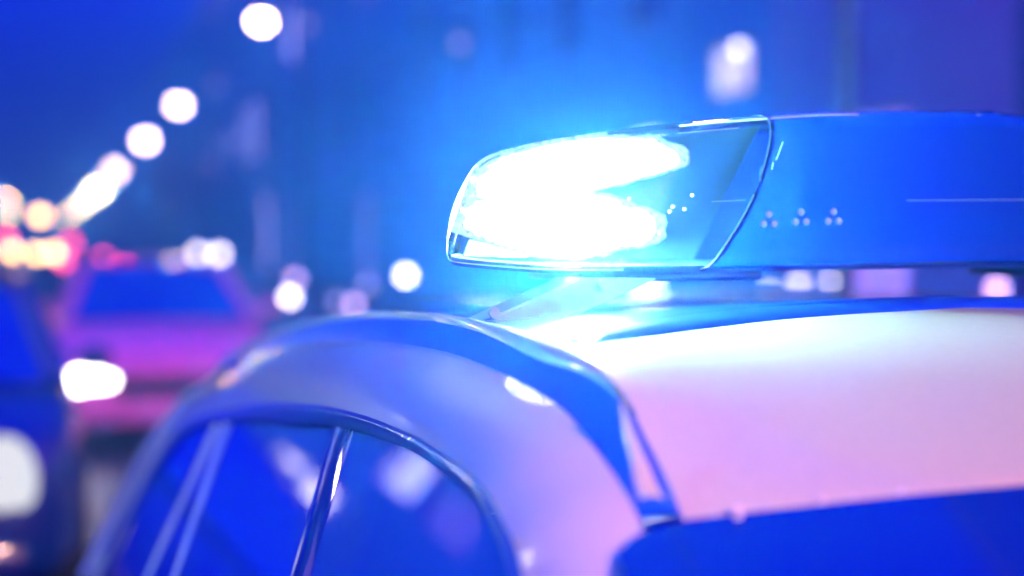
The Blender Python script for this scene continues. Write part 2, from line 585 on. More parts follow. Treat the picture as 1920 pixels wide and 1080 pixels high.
def make_car(label, loc, rz, paint, front=None, rear=None, cat='car', group=None, hz=0.68, hs=1.0, hx=1.0, h=1.46, w=1.78, name='car'):
    """Local frame: front bumper at y=0, tail at y=4.4, so rz=0 faces the camera."""
    t = thing(name, label, cat, loc, rz, group)
    hw = w / 2
    # lower body: cross sections along y
    st = [(0.0, 0.70, 0.25, 0.62), (0.10, 0.86, 0.2, 0.74), (0.5, 0.96, 0.2, 0.84), (1.15, 1.0, 0.2, 0.93), (1.5, 1.0, 0.2, 0.95),
          (3.6, 1.0, 0.2, 0.98), (4.1, 0.95, 0.22, 0.98), (4.33, 0.86, 0.25, 0.95), (4.4, 0.74, 0.3, 0.85)]
    rings = []
    for y, f, z0, z1 in st:
        a = hw * f
        rings.append([(-a * .88, y, z0), (-a, y, z0 + 0.12), (-a * 1.0, y, z0 + (z1 - z0) * 0.6), (-a * 0.95, y, z1 - 0.06), (-a * 0.84, y, z1),
                      (0, y, z1 + 0.03), (a * 0.84, y, z1), (a * 0.95, y, z1 - 0.06), (a * 1.0, y, z0 + (z1 - z0) * 0.6), (a, y, z0 + 0.12), (a * .88, y, z0)])
    bm = bmesh.new()
    loft(bm, rings, closed=True, cap=True)
    mesh_obj('body', bm, paint, t)
    # roof and pillars
    zr = h
    rr = 0.62 * hw
    roof = []
    for y, z, a in ((2.0, zr - 0.05, rr), (2.4, zr, rr * 1.03), (3.2, zr - 0.01, rr * 1.02), (3.75, zr - 0.08, rr * .97)):
        roof.append([(-a - 0.05, y, z - 0.06), (-a, y, z - 0.015), (0, y, z + 0.015), (a, y, z - 0.015), (a + 0.05, y, z - 0.06)])
    bm = bmesh.new()
    loft(bm, roof)
    bmesh.ops.solidify(bm, geom=bm.faces[:], thickness=0.03)
    mesh_obj('roof', bm, paint, t)
    bA, bD = 0.86 * hw, 0.84 * hw
    bm = bmesh.new()
    loft(bm, [[(-bA, 1.12, 0.95), (0, 1.0, 0.97), (bA, 1.12, 0.95)], [(-rr - .03, 1.99, zr - 0.1), (0, 1.93, zr - 0.05), (rr + .03, 1.99, zr - 0.1)]])
    mesh_obj('windscreen', bm, M['car_glass'], t)
    bm = bmesh.new()
    loft(bm, [[(-bD, 4.12, 0.98), (0, 4.2, 1.0), (bD, 4.12, 0.98)], [(-rr - .02, 3.76, zr - 0.13), (0, 3.8, zr - 0.09), (rr + .02, 3.76, zr - 0.13)]])
    mesh_obj('rear_window', bm, M['car_glass'], t)
    for s in (-1, 1):
        for (ya, yb, yc, yd) in ((1.25, 2.55, 2.06, 2.55), (2.65, 4.0, 2.65, 3.66)):
            bm = bmesh.new()
            v = [bm.verts.new(p) for p in ((s * bA, ya, 0.97), (s * bA, yb, 0.98), (s * (rr + .055), yd, zr - 0.075), (s * (rr + .055), yc, zr - 0.085))]
            bm.faces.new(v)
            mesh_obj('side_window', bm, M['car_glass'], t)
        for pts in (((s * bA, 1.12, 0.95), (s * (rr + .04), 2.02, zr - 0.08)), ((s * bA, 2.6, 0.96), (s * (rr + .06), 2.6, zr - 0.06)),
                    ((s * bD, 4.08, 0.96), (s * (rr + .04), 3.72, zr - 0.11))):
            bm = bmesh.new()
            tube(bm, pts, 0.045, 6)
            mesh_obj('pillar', bm, paint, t)
        bm = bmesh.new()
        sphere(bm, (s * (hw + 0.06), 1.5, 1.03), 0.1, 10, 6, (1.0, 0.6, 0.7))
        mesh_obj('mirror', bm, paint, t)
        bm = bmesh.new()
        sphere(bm, (s * hw * 0.62, 0.07, hz), 0.12 * hs, 14, 8, (1.25 * hx, 0.5, 0.62 / hx))
        mesh_obj('headlight', bm, front or M['lampoff'], t)
        bm = bmesh.new()
        rbox(bm, (s * hw * 0.66 - 0.15 * hs, 4.33, 0.78), (s * hw * 0.66 + 0.15 * hs, 4.425, 0.9), 0.02)
        mesh_obj('tail_light', bm, rear or M['lampoff'], t)
        wheel(t, s * (hw - 0.1), 0.85)
        wheel(t, s * (hw - 0.1), 3.5)
    bm = bmesh.new()
    rbox(bm, (-0.42, -0.02, 0.44), (0.42, 0.05, 0.58), 0.015)
    mesh_obj('grille', bm, M['tyre'], t)
    bm = bmesh.new()
    rbox(bm, (-hw * 0.72, -0.06, 0.24), (hw * 0.72, 0.06, 0.42), 0.03)
    mesh_obj('bumper', bm, paint, t)
    return t


make_car('dark blue car waiting in the next lane with a glaring white headlight', (-0.71, 5.9, 0), 0, M['dark_paint'], M['headlight_dim'], hz=0.66, hs=1.5, hx=0.6)
make_car('magenta car with lit headlights standing behind the patrol car', (0.93, 11.0, 0), 0, M['pink_paint'], M['headlight'], hz=0.57, hs=1.45, hx=1.15)
for i, (px, rear, l) in enumerate(((150, True, 'distant car showing red tail lights in the lamp glare'),
                                   (60, False, 'distant oncoming car with lit headlights at the street end'))):
    x = 1.6 if rear else -3.2
    p = at_x(px, 480, x) if rear else at_x(40, 480, -1.4)
    make_car(l, (x, 46 if rear else 38, 0), math.pi if rear else 0, M['dark_paint'],
             None if rear else M['headlight'], M['taillight'] if rear else None, group='distant traffic')


# ------------------------------------------------------------------ small lit fixtures in the background (globe lights on short posts and walls)
def globe(px, py, dist_x, label, m, r=0.1, group=None, name='bollard_light', cat='bollard light', wall=False):
    p = at_x(px, py, dist_x)
    if wall:
        t = thing(name, label, cat, (FX - 0.004, p.y, p.z), 0, group)
        bm = bmesh.new()
        tube(bm, [(0.0, 0, 0.0), (-0.18, 0, 0.05), (-0.3, 0, 0.02)], 0.025, 8)
        mesh_obj('bracket', bm, M['pole'], t)
        bm = bmesh.new()
        sphere(bm, (-0.3, 0, -0.08), max(0.07, 0.0034 * p.y), 14, 8)
        mesh_obj('globe', bm, m, t)
        return t
    t = thing(name, label, cat, (p.x, p.y, 0.13 if p.x > KX else 0), 0, group)
    hh = p.z - (0.13 if p.x > KX else 0)
    r = max(0.06, 0.0036 * p.y)
    bm = bmesh.new()
    tube(bm, [(0, 0, 0), (0, 0, hh - r * 0.8)], 0.05, 10)
    tube(bm, [(0, 0, 0), (0, 0, 0.05)], 0.1, 10)
    mesh_obj('post', bm, M['pole'], t)
    bm = bmesh.new()
    sphere(bm, (0, 0, hh), r, 14, 8)
    mesh_obj('globe', bm, m, t)
    return t


M['bol_white'] = emitter('bollard_white', (1.0, 0.86, 0.95), 22.0)
M['wall_white'] = emitter('wall_lamp_white', (0.95, 0.85, 1.0), 7.0)
M['bol_pink'] = emitter('bollard_pink', (0.9, 0.5, 0.85), 7.0)
M['bol_dim'] = emitter('bollard_dim', (0.6, 0.5, 1.0), 2.5)
M['bol_warm'] = emitter('bollard_warm', (1.0, 0.55, 0.20), 24.0)
M['bol_red'] = emitter('bollard_red', (1.0, 0.06, 0.2), 12.0)
M['bol_teal'] = emitter('bollard_teal', (0.35, 0.75, 1.0), 2.0)
GB = 'globe lights on the pavement'
for px, py, x, mk, l in (
        (372, 476, 5.0, 'bol_white', 'globe light, left one of the bright white pair left of the patrol car'),
        (411, 477, 5.0, 'bol_white', 'globe light, right one of the bright white pair left of the patrol car'),
        (428, 525, 5.0, 'bol_pink', 'dim pink globe light just below the bright white pair'),
        (553, 524, 5.4, 'bol_pink', 'pink globe light above the paler one in front of the roof arch'),
        (543, 557, 4.9, 'bol_white', 'pale globe light touching the pink one over the roof arch'),
        (632, 566, 4.9, 'bol_dim', 'lavender globe light low over the roof arch'),
        (663, 572, 4.9, 'bol_pink', 'rosy globe light lowest over the roof arch'),
        (690, 535, 5.2, 'bol_dim', 'lavender globe light leaning above the rosy one'),
        (761, 517, 5.6, 'bol_white', 'lone white globe light left of the light bar bracket'),
        (466, 625, 2.6, 'bol_pink', 'pink globe light at the left shoulder of the roof arch'),
        (300, 492, 4.9, 'bol_dim', 'faint violet globe light between red and white lights')):
    globe(px, py, x, l, M[mk], r=0.075, group=GB)
for px, py, mk, l in (
        (1443, 537, 'wall_white', 'whitest wall light under the light bar, beside its base'),
        (1498, 521, 'wall_white', 'second wall light under the light bar'),
        (1563, 515, 'wall_white', 'third wall light under the light bar'),
        (1870, 527, 'bol_pink', 'dim pink wall light far right above the roof'),
        (1385, 80, 'wall_white', 'round wall light above the bright white window'),
        (577, 40, 'bol_dim', 'faint wall light beside the largest street lamp'),
        (862, 75, 'bol_dim', 'faint high wall light above the light bar end'),
        (405, 158, 'bol_dim', 'faint wall light right of the second street lamp'),
        (388, 305, 'bol_dim', 'faint wall light right of the fourth street lamp'),
        (432, 262, 'bol_dim', 'faint wall light halfway up the far facade')):
    globe(px, py, FX - 0.3, l, M[mk], r=0.1, group='globe lights on the facades', name='wall_light', cat='wall light', wall=True)
for px, py, x, mk, l in (
        (75, 405, -0.1, 'bol_warm', 'yellow signal light at left between two glares'),
        (22, 472, -1.0, 'bol_warm', 'amber signal light lowest at the left edge'),
        (70, 476, -0.15, 'bol_warm', 'amber signal light second from the left edge'),
        (102, 474, 0.4, 'bol_warm', 'amber signal light third from the left edge'),
        (133, 458, 1.0, 'bol_red', 'red signal light behind the amber ones'),
        (120, 490, 0.8, 'bol_red', 'red signal light lowest beside the amber ones'),
        (193, 486, 2.1, 'bol_red', 'lone crimson signal light right of the amber ones'),
        (12, 450, -1.3, 'bol_red', 'red signal light at the left edge of the picture'),
        (55, 577, -0.25, 'bol_teal', 'pale teal signal light above the dark car')):
    dd = ray(px, py)
    dist = 24.0 if py < 560 else 10.5
    q = CO + dd * (dist / dd.y)
    if q.z < 0.3:
        q = CO + dd * (12 / dd.y)
    globe(px, py, q.x if abs(q.x) > 0.02 else 0.05, l, M[mk], r=0.1, group='signal lights on the road', name='signal_light', cat='signal light')

# ------------------------------------------------------------------ the police car
PC = thing('police_car', 'silver patrol car with blazing blue light bar on its roof', 'police car', (XC, 1.2, 0))
OFF = Vector((XC, 1.2, 0))


def islands(bm):
    """Loose pieces of a mesh as lists of faces."""
    seen, out = set(), []
    for f in bm.faces:
        if f in seen:
            continue
        st, grp = [f], []
        seen.add(f)
        while st:
            g_ = st.pop()
            grp.append(g_)
            for v in g_.verts:
                for h_ in v.link_faces:
                    if h_ not in seen:
                        seen.add(h_)
                        st.append(h_)
        out.append(grp)
    return out


def split_bm(bm):
    """One bmesh for each loose piece."""
    gs = islands(bm)
    if len(gs) < 2:
        return [bm]
    res = []
    for grp in gs:
        nb = bmesh.new()
        mp = {}
        for f in grp:
            vs = []
            for v in f.verts:
                if v not in mp:
                    mp[v] = nb.verts.new(v.co)
                vs.append(mp[v])
            try:
                nb.faces.new(vs)
            except ValueError:
                pass
        res.append(nb)
    bm.free()
    return res


def pc(name, bm, m, parent=None, smooth=True, whole=False):
    """Link a world-space mesh as parts of the police car, one object for each loose piece."""
    if not whole:
        parts = split_bm(bm)
        if len(parts) > 1:
            return [pc(name, b, m, parent, smooth, True) for b in parts][0]
        bm = parts[0]
    bmesh.ops.translate(bm, verts=bm.verts[:], vec=-OFF)
    return mesh_obj(name, bm, m, parent or PC, smooth)


def mir(pts):
    return [Vector((2 * XC - p.x, p.y, p.z)) for p in pts]


# feature lines, front to back: image position and x
KA = [(1312, 1085, .42), (1308, 1060, .42), (1296, 1005, .42), (1280, 970, .42), (1250, 900, .42), (1210, 820, .42), (1172, 745, .42), (1130, 690, .42), (1070, 652, .418), (980, 622, .415),
      (890, 604, .412), (800, 594, .41), (700, 591, .405), (600, 602, .40), (510, 627, .39), (455, 655, .375), (400, 700, .345), (345, 752, .30), (267, 860, .214), (220, 962, .16), (156, 1085, .082)]
KC = [(1232, 1110, .385), (1222, 1060, .385), (1210, 1010, .385), (1195, 967, .385), (1173, 924, .385), (1141, 876, .385), (1098, 817, .385), (1055, 768, .385), (990, 725, .384), (915, 688, .382),
      (829, 658, .38), (722, 642, .378), (615, 641, .374), (534, 650, .368), (470, 668, .358), (425, 696, .345), (390, 728, .325), (347, 755, .298), (269, 862, .214), (222, 963, .16), (158, 1086, .083)]
KE = [(1012, 1190, .296), (1000, 1140, .301), (985, 1100, .306), (980, 1080, .308), (964, 1021, .31), (937, 967, .312), (905, 913, .313), (856, 870, .313), (787, 822, .313), (701, 785, .313),
      (650, 770, .313), (600, 760, .312), (534, 755, .310), (480, 757, .306), (440, 766, .302), (405, 774, .296), (372, 784, .288), (333, 807, .270), (296, 862, .235), (246, 960, .18), (188, 1085, .115)]
PER = 6
LA = keyed([at_x(*k) for k in KA], PER)
LC = keyed([at_x(*k) for k in KC], PER)
LE = keyed([at_x(*k) for k in KE], PER)
NL = len(LA)


def band(name, L0, L1, m, bulge, i0=0, i1=None, f0=0.0, f1=1.0, n=7, lift=0.0, both=True, thick=0.0):
    """Surface between two matched feature lines, bowed outwards (towards -x, +z)."""
    i1 = len(L0) if i1 is None else i1
    bm = bmesh.new()
    for mirror in ((False, True) if both else (False,)):
        rings = []
        for i in range(i0, i1):
            a, b = L0[i], L1[i]
            t0 = L0[min(i + 1, len(L0) - 1)] - L0[max(i - 1, 0)]
            nrm = t0.cross(b - a)
            if nrm.length < 1e-9:
                nrm = Vector((-1, 0, 1))
            nrm.normalize()
            if nrm.dot(Vector((-1, -0.2, 0.8))) < 0:
                nrm = -nrm
            r = []
            for k in range(n):
                t = f0 + (f1 - f0) * k / (n - 1)
                tt = k / (n - 1)
                r.append(a.lerp(b, t) + nrm * (bulge * 4 * tt * (1 - tt) + lift))
            rings.append(mir(r) if mirror else r)
        loft(bm, rings)
    if thick:
        bmesh.ops.solidify(bm, geom=bm.faces[:], thickness=thick)
    return pc(name, bm, m)


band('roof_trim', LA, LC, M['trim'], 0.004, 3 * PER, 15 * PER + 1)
M['silver_gloss'] = mat('silver_gloss_paint', (0.62, 0.60, 0.56), rough=0.3, coat=1.0, coat_rough=0.02)
M['silver_gloss'].node_tree.nodes['Principled BSDF'].inputs['Coat IOR'].default_value = 2.1
side = band('side_frame', LC, LE, M['silver_gloss'], 0.009, n=10)
# bright roof lip along the inner edge of the trim
bm = bmesh.new()
for mirror in (False, True):
    rings = []
    i0, i1 = 5 * PER + 2, 16 * PER
    for i in range(i0, i1):
        a, b = LA[i], LC[i]
        u = (i - i0) / (i1 - i0)
        wdt = 0.62 * min(1, (i - i0 + 0.5) / 17) ** 1.2 if u < 0.3 else 0.62 - 0.42 * min(1, (u - 0.3) / 0.2)
        r = []
        for k in range(7):
            t = k / 6
            p = a.lerp(b, t * wdt) + Vector((-0.25, 0, 0.97)) * (0.002 + 0.0065 * math.sin(math.pi * t))
            r.append(p)
        rings.append(mir(r) if mirror else r)
    loft(bm, rings)
pc('roof_lip', bm, M['silver'])
# painted insert that forks the trim above the windscreen corner
bm = bmesh.new()
ins_l = [at_x(*k) for k in ((1160, 790, .40), (1168, 850, .398), (1180, 900, .396), (1188, 940, .394), (1197, 970, .393))]
ins_r = [at_x(*k) for k in ((1166, 790, .404), (1189, 850, .405), (1211, 900, .407), (1228, 940, .409), (1243, 970, .410))]
for mirror in (False, True):
    rings = []
    for a, b in zip(spline(ins_l, 14), spline(ins_r, 14)):
        r = [a.lerp(b, k / 4) + Vector((-0.1, -0.4, 0.9)) * (0.015 + 0.003 * math.sin(math.pi * k / 4)) for k in range(5)]
        rings.append(mir(r) if mirror else r)
    loft(bm, rings)
pc('roof_strip', bm, M['silver'])

# roof panels: front panel from the header back to the joint, then the raised rear panel
HEAD = [at_x(1280, 970, .42), at_y(1500, 945, .873), at_y(1700, 924, .86), at_y(1920, 905, .85)]
hd = HEAD[-1]
HEAD.append(Vector((XC, 0.846, hd.z + 0.006)))
JOIN = [at_x(1070, 652, .418), at_y(1230, 628, 1.19), at_y(1480, 598, 1.25), at_y(1700, 583, 1.28), at_y(1920, 571, 1.30)]
JOIN.append(Vector((XC + 0.12, 1.30, JOIN[-1].z)))


def xs_interp(pts, x):
    pts = sorted(pts, key=lambda p: p.x)
    if x <= pts[0].x:
        return pts[0]
    for a, b in zip(pts, pts[1:]):
        if a.x <= x <= b.x:
            return a.lerp(b, (x - a.x) / (b.x - a.x))
    return pts[-1]


AH = [p for p in LA[3 * PER:8 * PER + 1]]      # header corner to joint along the edge
zs0, zs1 = AH[0], AH[-1]
prof = []
for p in AH:
    prof.append(((p.y - zs0.y) / (zs1.y - zs0.y), (p.z - zs0.z) / (zs1.z - zs0.z)))


def zprof(t):
    for (a, za), (b, zb) in zip(prof, prof[1:]):
        if a <= t <= b:
            return za + (zb - za) * (t - a) / max(b - a, 1e-9)
    return 1.0 if t > 0.5 else 0.0


NX = 36
bm = bmesh.new()
rings = []
HS = spline(HEAD, 60)
JS = spline(JOIN, 60)
for i in range(NX + 1):
    x = 0.4201 + (XC - 0.4201) * i / NX
    h_ = xs_interp(HS, x)
    j_ = xs_interp(JS, x)
    u = i / NX
    r = []
    for k in range(25):
        t = k / 24
        sm = math.sin(t * math.pi / 2)
        zt = zprof(t) * (1 - u) ** 2 + (0.35 * t + 0.65 * sm) * (1 - (1 - u) ** 2)
        r.append(Vector((x, h_.y + (j_.y - h_.y) * t, h_.z + (j_.z - h_.z) * zt)))
    # rolled front edge down to the windscreen
    r = [Vector((x, h_.y - 0.0015, h_.z - 0.004)), Vector((x, h_.y - 0.0012, h_.z - 0.0012))] + r
    rings.append(r)
rings = rings + [mir(r) for r in rings[-2::-1]]
loft(bm, rings)
pc('roof_panel', bm, M['silver'])

# dark joint strip and rear roof
bm = bmesh.new()
rings = []
for i in range(NX + 1):
    x = 0.42 + (XC - 0.42) * i / NX
    j_ = xs_interp(JS, x)
    rings.append([Vector((x, j_.y - 0.004, j_.z - 0.006)), Vector((x, j_.y + 0.006, j_.z + 0.003)), Vector((x, j_.y + 0.04, j_.z + 0.010)), Vector((x, j_.y + 0.06, j_.z + 0.009))])
rings = rings + [mir(r) for r in rings[-2::-1]]
loft(bm, rings)
pc('roof_joint', bm, M['trim'])

bm = bmesh.new()
rings = []
rear_edge = LA[8 * PER:15 * PER + 1]
for i, p in enumerate(rear_edge):
    r = []
    for k in range(NX + 1):
        u = k / NX
        x = p.x + (XC - p.x) * u
        j_ = xs_interp(JS, x)
        y = max(p.y, 0) + (j_.y + 0.05 - rear_edge[0].y) * max(0.0, 1 - i / 14.0) * min(1, u * 6)
        z = p.z + (j_.z + 0.01 - rear_edge[0].z) * max(0.0, 1 - i / 14.0) * min(1, u * 6) + 0.010 * (1 - (1 - u) ** 2) * min(1, i / 10.0)
        r.append(Vector((x, y, z)))
    rings.append(r + mir(r[-2::-1]))
loft(bm, rings)
pc('rear_roof_panel', bm, M['trim'])
# raised glass sunroof panel seen edge-on behind the joint
bm = bmesh.new()
rings = []
for i in range(13):
    t = i / 12
    y = 1.36 + 0.75 * t
    r = []
    for k in range(25):
        u = k / 24
        x = 0.52 + (2 * (XC - 0.52)) * u
        z = CAMZ - 0.0765 + 0.012 * math.sin(math.pi * u) - 0.012 * (1 - t) ** 2 - 0.01 * t * t
        r.append(Vector((x, y - 0.05 * math.sin(math.pi * u), z)))
    rings.append(r)
loft(bm, rings)
bmesh.ops.solidify(bm, geom=bm.faces[:], thickness=0.02)
pc('sunroof', bm, M['silver'])

# windscreen with dark surround
SCR = []
hw_pts = [Vector((p.x, p.y - 0.003, p.z - 0.003)) for p in HS]
bm = bmesh.new()
rings = []
for i in range(NX + 1):
    u = i / NX
    x = 0.360 + (XC - 0.360) * u
    h_ = xs_interp(hw_pts, max(x, 0.42))
    zz = h_.z + 0.002 - (0.014 * max(0, (0.42 - x) / 0.06) ** 3)
    yy = h_.y - 0.022 * max(0, (0.42 - x) / 0.06)
    xb = 0.18 + (XC - 0.18) * u
    bot = Vector((xb, 0.12 - 0.10 * math.sin(u * math.pi / 2), 1.02))
    r = []
    for k in range(15):
        t = k / 14
        p = Vector((x, yy, zz)).lerp(bot, t)
        p += Vector((0, -0.4, 0.9)) * 0.03 * math.sin(math.pi * t)
        r.append(p)
    rings.append(r)
rings = rings + [mir(r) for r in rings[-2::-1]]
loft(bm, rings)
pc('windscreen', bm, M['screen'])

# A pillars carry the side frame down beside the windscreen
bm = bmesh.new()
for mirror in (False, True):
    rings = []
    top = [LC[0] + Vector((0, .01, -.002)), LC[0].lerp(LE[0], .5) + Vector((0, .01, -.002)), LE[0] + Vector((0, .01, 0))]
    bot = [Vector((.20, .14, 1.0)), Vector((.16, .16, 0.98)), Vector((.11, .22, 0.95))]
    for k in range(12):
        t = k / 11
        rr_ = [a.lerp(b, t) + Vector((-0.2, -0.3, 0.9)) * (0.045 * math.sin(math.pi * t) * (1 - 0.3 * t)) for a, b in zip(top, bot)]
        mid = rr_[1]
        rings.append(mir(rr_) if mirror else rr_)
    loft(bm, rings)
pc('pillar', bm, M['silver'])


# side glass on one slanting plane, seal and bright strip around it
def glass_x(z):
    return 0.322 + 0.434 * (z - (CAMZ - 0.21))


def to_glass(p, off):
    """Where the sight line through p meets the glass plane, moved inwards by off."""
    n = Vector((1, 0, -0.434))
    p0 = Vector((0.322 + off, 0, CAMZ - 0.21))
    d = p - CO
    return CO + d * ((p0 - CO).dot(n) / d.dot(n))


gl = [to_glass(p, 0.008) for p in LE[PER:]]
gl[-1].y = min(gl[-1].y, 3.1)
belt = CAMZ - 0.70
front = gl[0]
poly = gl + [Vector((glass_x(belt), 2.95, belt)), Vector((glass_x(belt), 0.25, belt)), Vector((glass_x(belt + .12), 0.35, belt + .14)), Vector((glass_x(front.z - .15), .72, front.z - .15))]
for mirror in (False, True):
    pts = mir(poly) if mirror else poly
    bm = bmesh.new()
    bm.faces.new([bm.verts.new(p) for p in pts])
    bmesh.ops.triangulate(bm, faces=bm.faces[:])
    pc('side_window', bm, M['glass'], smooth=False)
seal_in = []
for i, p in enumerate(LE):
    c = Vector((0.2, 1.9, CAMZ - 0.62))
    d = (c - p)
    d.x = 0
    d.normalize()
    q = p + d * 0.028
    q = to_glass(q, 0.0)
    seal_in.append(q)
bm = bmesh.new()
for mirror in (False, True):
    rings = []
    for a, b in zip(LE, seal_in):
        r = [a.lerp(b, k / 4) + Vector((-0.9, 0, 0.3)) * (0.005 * math.sin(math.pi * k / 4)) for k in range(5)]
        rings.append(mir(r) if mirror else r)
    loft(bm, rings)
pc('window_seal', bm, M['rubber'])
bm = bmesh.new()
for mirror in (False, True):
    for off, rad in ((0.3, 0.0007),):
        pts = [a.lerp(b, off) + Vector((-0.004, 0, 0.002)) for a, b in zip(LE, seal_in)]
        tube(bm, mir(pts) if mirror else pts, rad, 6)
pc('window_strip', bm, M['chrome'])
# strip down the rear edge of the door frame, white to stand for glints
for mirror in (False, True):
    bm = bmesh.new()
    pts = [p + Vector((-0.004, 0.0, 0.003)) for p in LC[15 * PER - 2:]]
    tube(bm, mir(pts) if mirror else pts, 0.011, 12)
    pc('frame_glint_strip', bm, M['bright'])
# divider bars on the glass
def on_glass(px, py, off=0.0):
    """Where the sight line meets the slanting plane of the side glass."""
    d = ray(px, py)
    n = Vector((1, 0, -0.434))
    p0 = Vector((0.322 - off, 0, CAMZ - 0.21))
    return CO + d * ((p0 - CO).dot(n) / d.dot(n))


for (tl_, tr_, br_, bl_, m_) in (((631, 782), (662, 786), (590, 1090), (543, 1090), 'screen'), ((404, 796), (410, 796), (284, 1090), (272, 1090), 'bright'),
                                 ((425, 792), (428, 792), (333, 1090), (325, 1090), 'bright')):
    bm = bmesh.new()
    for mirror in (False, True):
        tl2, tr2, br2, bl2 = [on_glass(*q, -0.0065) for q in (tl_, tr_, br_, bl_)]
        rings = []
        for k in range(9):
            a, b = tl2.lerp(bl2, k / 8), tr2.lerp(br2, k / 8)
            r = [a, a.lerp(b, .25) + Vector((-.006, 0, .002)), a.lerp(b, .75) + Vector((-.006, 0, .002)), b]
            rings.append(mir(r) if mirror else r)
        loft(bm, rings)
    pc('window_divider', bm, M[m_])

# lower body, bonnet, wheels, lights: below the frame but part of the car
bz = belt
sec = []
for (y, inset, zt) in ((-1.05, 0.16, 0.70), (-0.98, 0.07, 0.80), (-0.6, 0.02, 0.88), (0.0, 0.0, 0.93), (0.3, 0.0, bz), (1.2, 0.0, bz), (2.9, 0.01, bz), (3.25, 0.05, bz), (3.42, 0.12, 0.88)):
    xl = 0.045 + inset
    rr_ = [Vector((xl + .06, y, 0.2)), Vector((xl - .02, y, 0.32)), Vector((xl - .045, y, 0.62)), Vector((xl - .02, y, zt - 0.08)), Vector((xl + 0.055, y, zt))]
    sec.append(rr_ + [Vector((XC, y, zt + 0.045 * (1 if y < 0.2 else 0.2)))] + mir(rr_[::-1]))
bm = bmesh.new()
loft(bm, sec, closed=True, cap=True)
pc('body', bm, M['silver'])
bm = bmesh.new()
loft(bm, [[Vector((.115, 3.3, bz + .0)), Vector((XC, 3.42, bz + .02)), Vector((2 * XC - .115, 3.3, bz + .0))],
          [Vector((.37, 3.12, CAMZ - .25)), Vector((XC, 3.2, CAMZ - .2)), Vector((2 * XC - .37, 3.12, CAMZ - .25))]])
pc('rear_window', bm, M['glass'])
for s in (-1, 1):
    for y in (-0.25, 2.6):
        o = wheel(PC, s * 0.80, y - 1.2, 0.33, 0.21)
    bm = bmesh.new()
    sphere(bm, (XC + s * 0.6, -0.98, 0.68), 0.13, 14, 8, (1.3, 0.6, 0.6))
    pc('headlight', bm, M['lampoff'])
    bm = bmesh.new()
    rbox(bm, (XC + s * 0.68 - 0.12, 3.32, 0.72), (XC + s * 0.68 + 0.12, 3.44, 0.86), 0.02)
    pc('tail_light', bm, M['lampoff'])
    bm = bmesh.new()
    rbox(bm, (XC + s * 0.38 - 0.24, 1.0, 0.5), (XC + s * 0.38 + 0.24, 1.16, 1.1), 0.05)
    rbox(bm, (XC + s * 0.38 - 0.24, 0.55, 0.42), (XC + s * 0.38 + 0.24, 1.0, 0.56), 0.05)
    rbox(bm, (XC + s * 0.38 - 0.12, 1.03, 1.12), (XC + s * 0.38 + 0.12, 1.12, 1.28), 0.04)
    pc('seat', bm, M['seat'], whole=True)
    bm = bmesh.new()
    rbox(bm, (XC + s * 0.99 - .09, 0.28, 0.97), (XC + s * 0.99 + .09, 0.42, 1.1), 0.03)
    pc('mirror', bm, M['trim'])
# wiper along the windscreen base
bm = bmesh.new()
tube(bm, [(0.5, 0.06, 1.06), (1.1, 0.0, 1.06)], 0.008, 6)
pc('wiper', bm, M['tyre'])

# ------------------------------------------------------------------ light bar
BY = 1.36
LB = bpy.data.objects.new('light_bar', None)
LB.empty_display_size = 0.1
COL.objects.link(LB)
LB.parent = PC
LB.location = Vector((XC, BY, CAMZ)) - OFF
LBO = Vector((XC, BY, CAMZ))


def lb(name, bm, m, smooth=True, whole=False):
    if not whole:
        parts = split_bm(bm)
        if len(parts) > 1:
            return [lb(name, b, m, smooth, True) for b in parts][0]
        bm = parts[0]
    bmesh.ops.translate(bm, verts=bm.verts[:], vec=-LBO)
    return mesh_obj(name, bm, m, LB, smooth)


BAR = [(838, 482, 890, 305, 1.392, .16), (843, 489, 893, 299, 1.380, .185), (870, 494, 925, 281, 1.368, .21), (950, 501, 1010, 261, 1.362, .22), (1040, 506, 1110, 246, 1.36, .23), (1150, 507, 1230, 232, 1.36, .24),
       (1250, 506, 1355, 219, 1.36, .24), (1330, 505, 1465, 211, 1.36, .24), (1480, 502, 1568, 204, 1.36, .24), (1600, 500, 1660, 203, 1.36, .24), (1750, 497.5, 1790, 202, 1.36, .24), (1920, 495, 1940, 201, 1.36, .24)]


def bar_section(b, t, yf, dep, bul=0.0):
    """Loop of points from the bottom front edge b over the front, the top and the back; b and t are world points."""
    prof = [(0.0, 0.015, 0.0), (0.0, 0.004, 0.02), (0.0, 0.0, 0.06)] + [(0, 0.0 + 0.004 * (k / 8) ** 2 * 3, 0.06 + 0.82 * k / 8) for k in range(1, 9)]
    prof += [(0, 0.016, 0.93), (0, 0.026, 0.97), (0, 0.042, 1.0), (0, 0.06, 1.003)]
    loop = []
    for _, y, f in prof:
        p = b.lerp(t, f + 0.05 * math.sin(math.pi * min(1, f)) * 0)
        q = Vector(p)
        q.x += bul * math.sin(math.pi * min(1, f))
        q.y = yf + y
        loop.append(q)
    back = []
    for q in loop[::-1]:
        back.append(Vector((q.x, yf + dep - (q.y - yf), q.z)))
    return loop + back


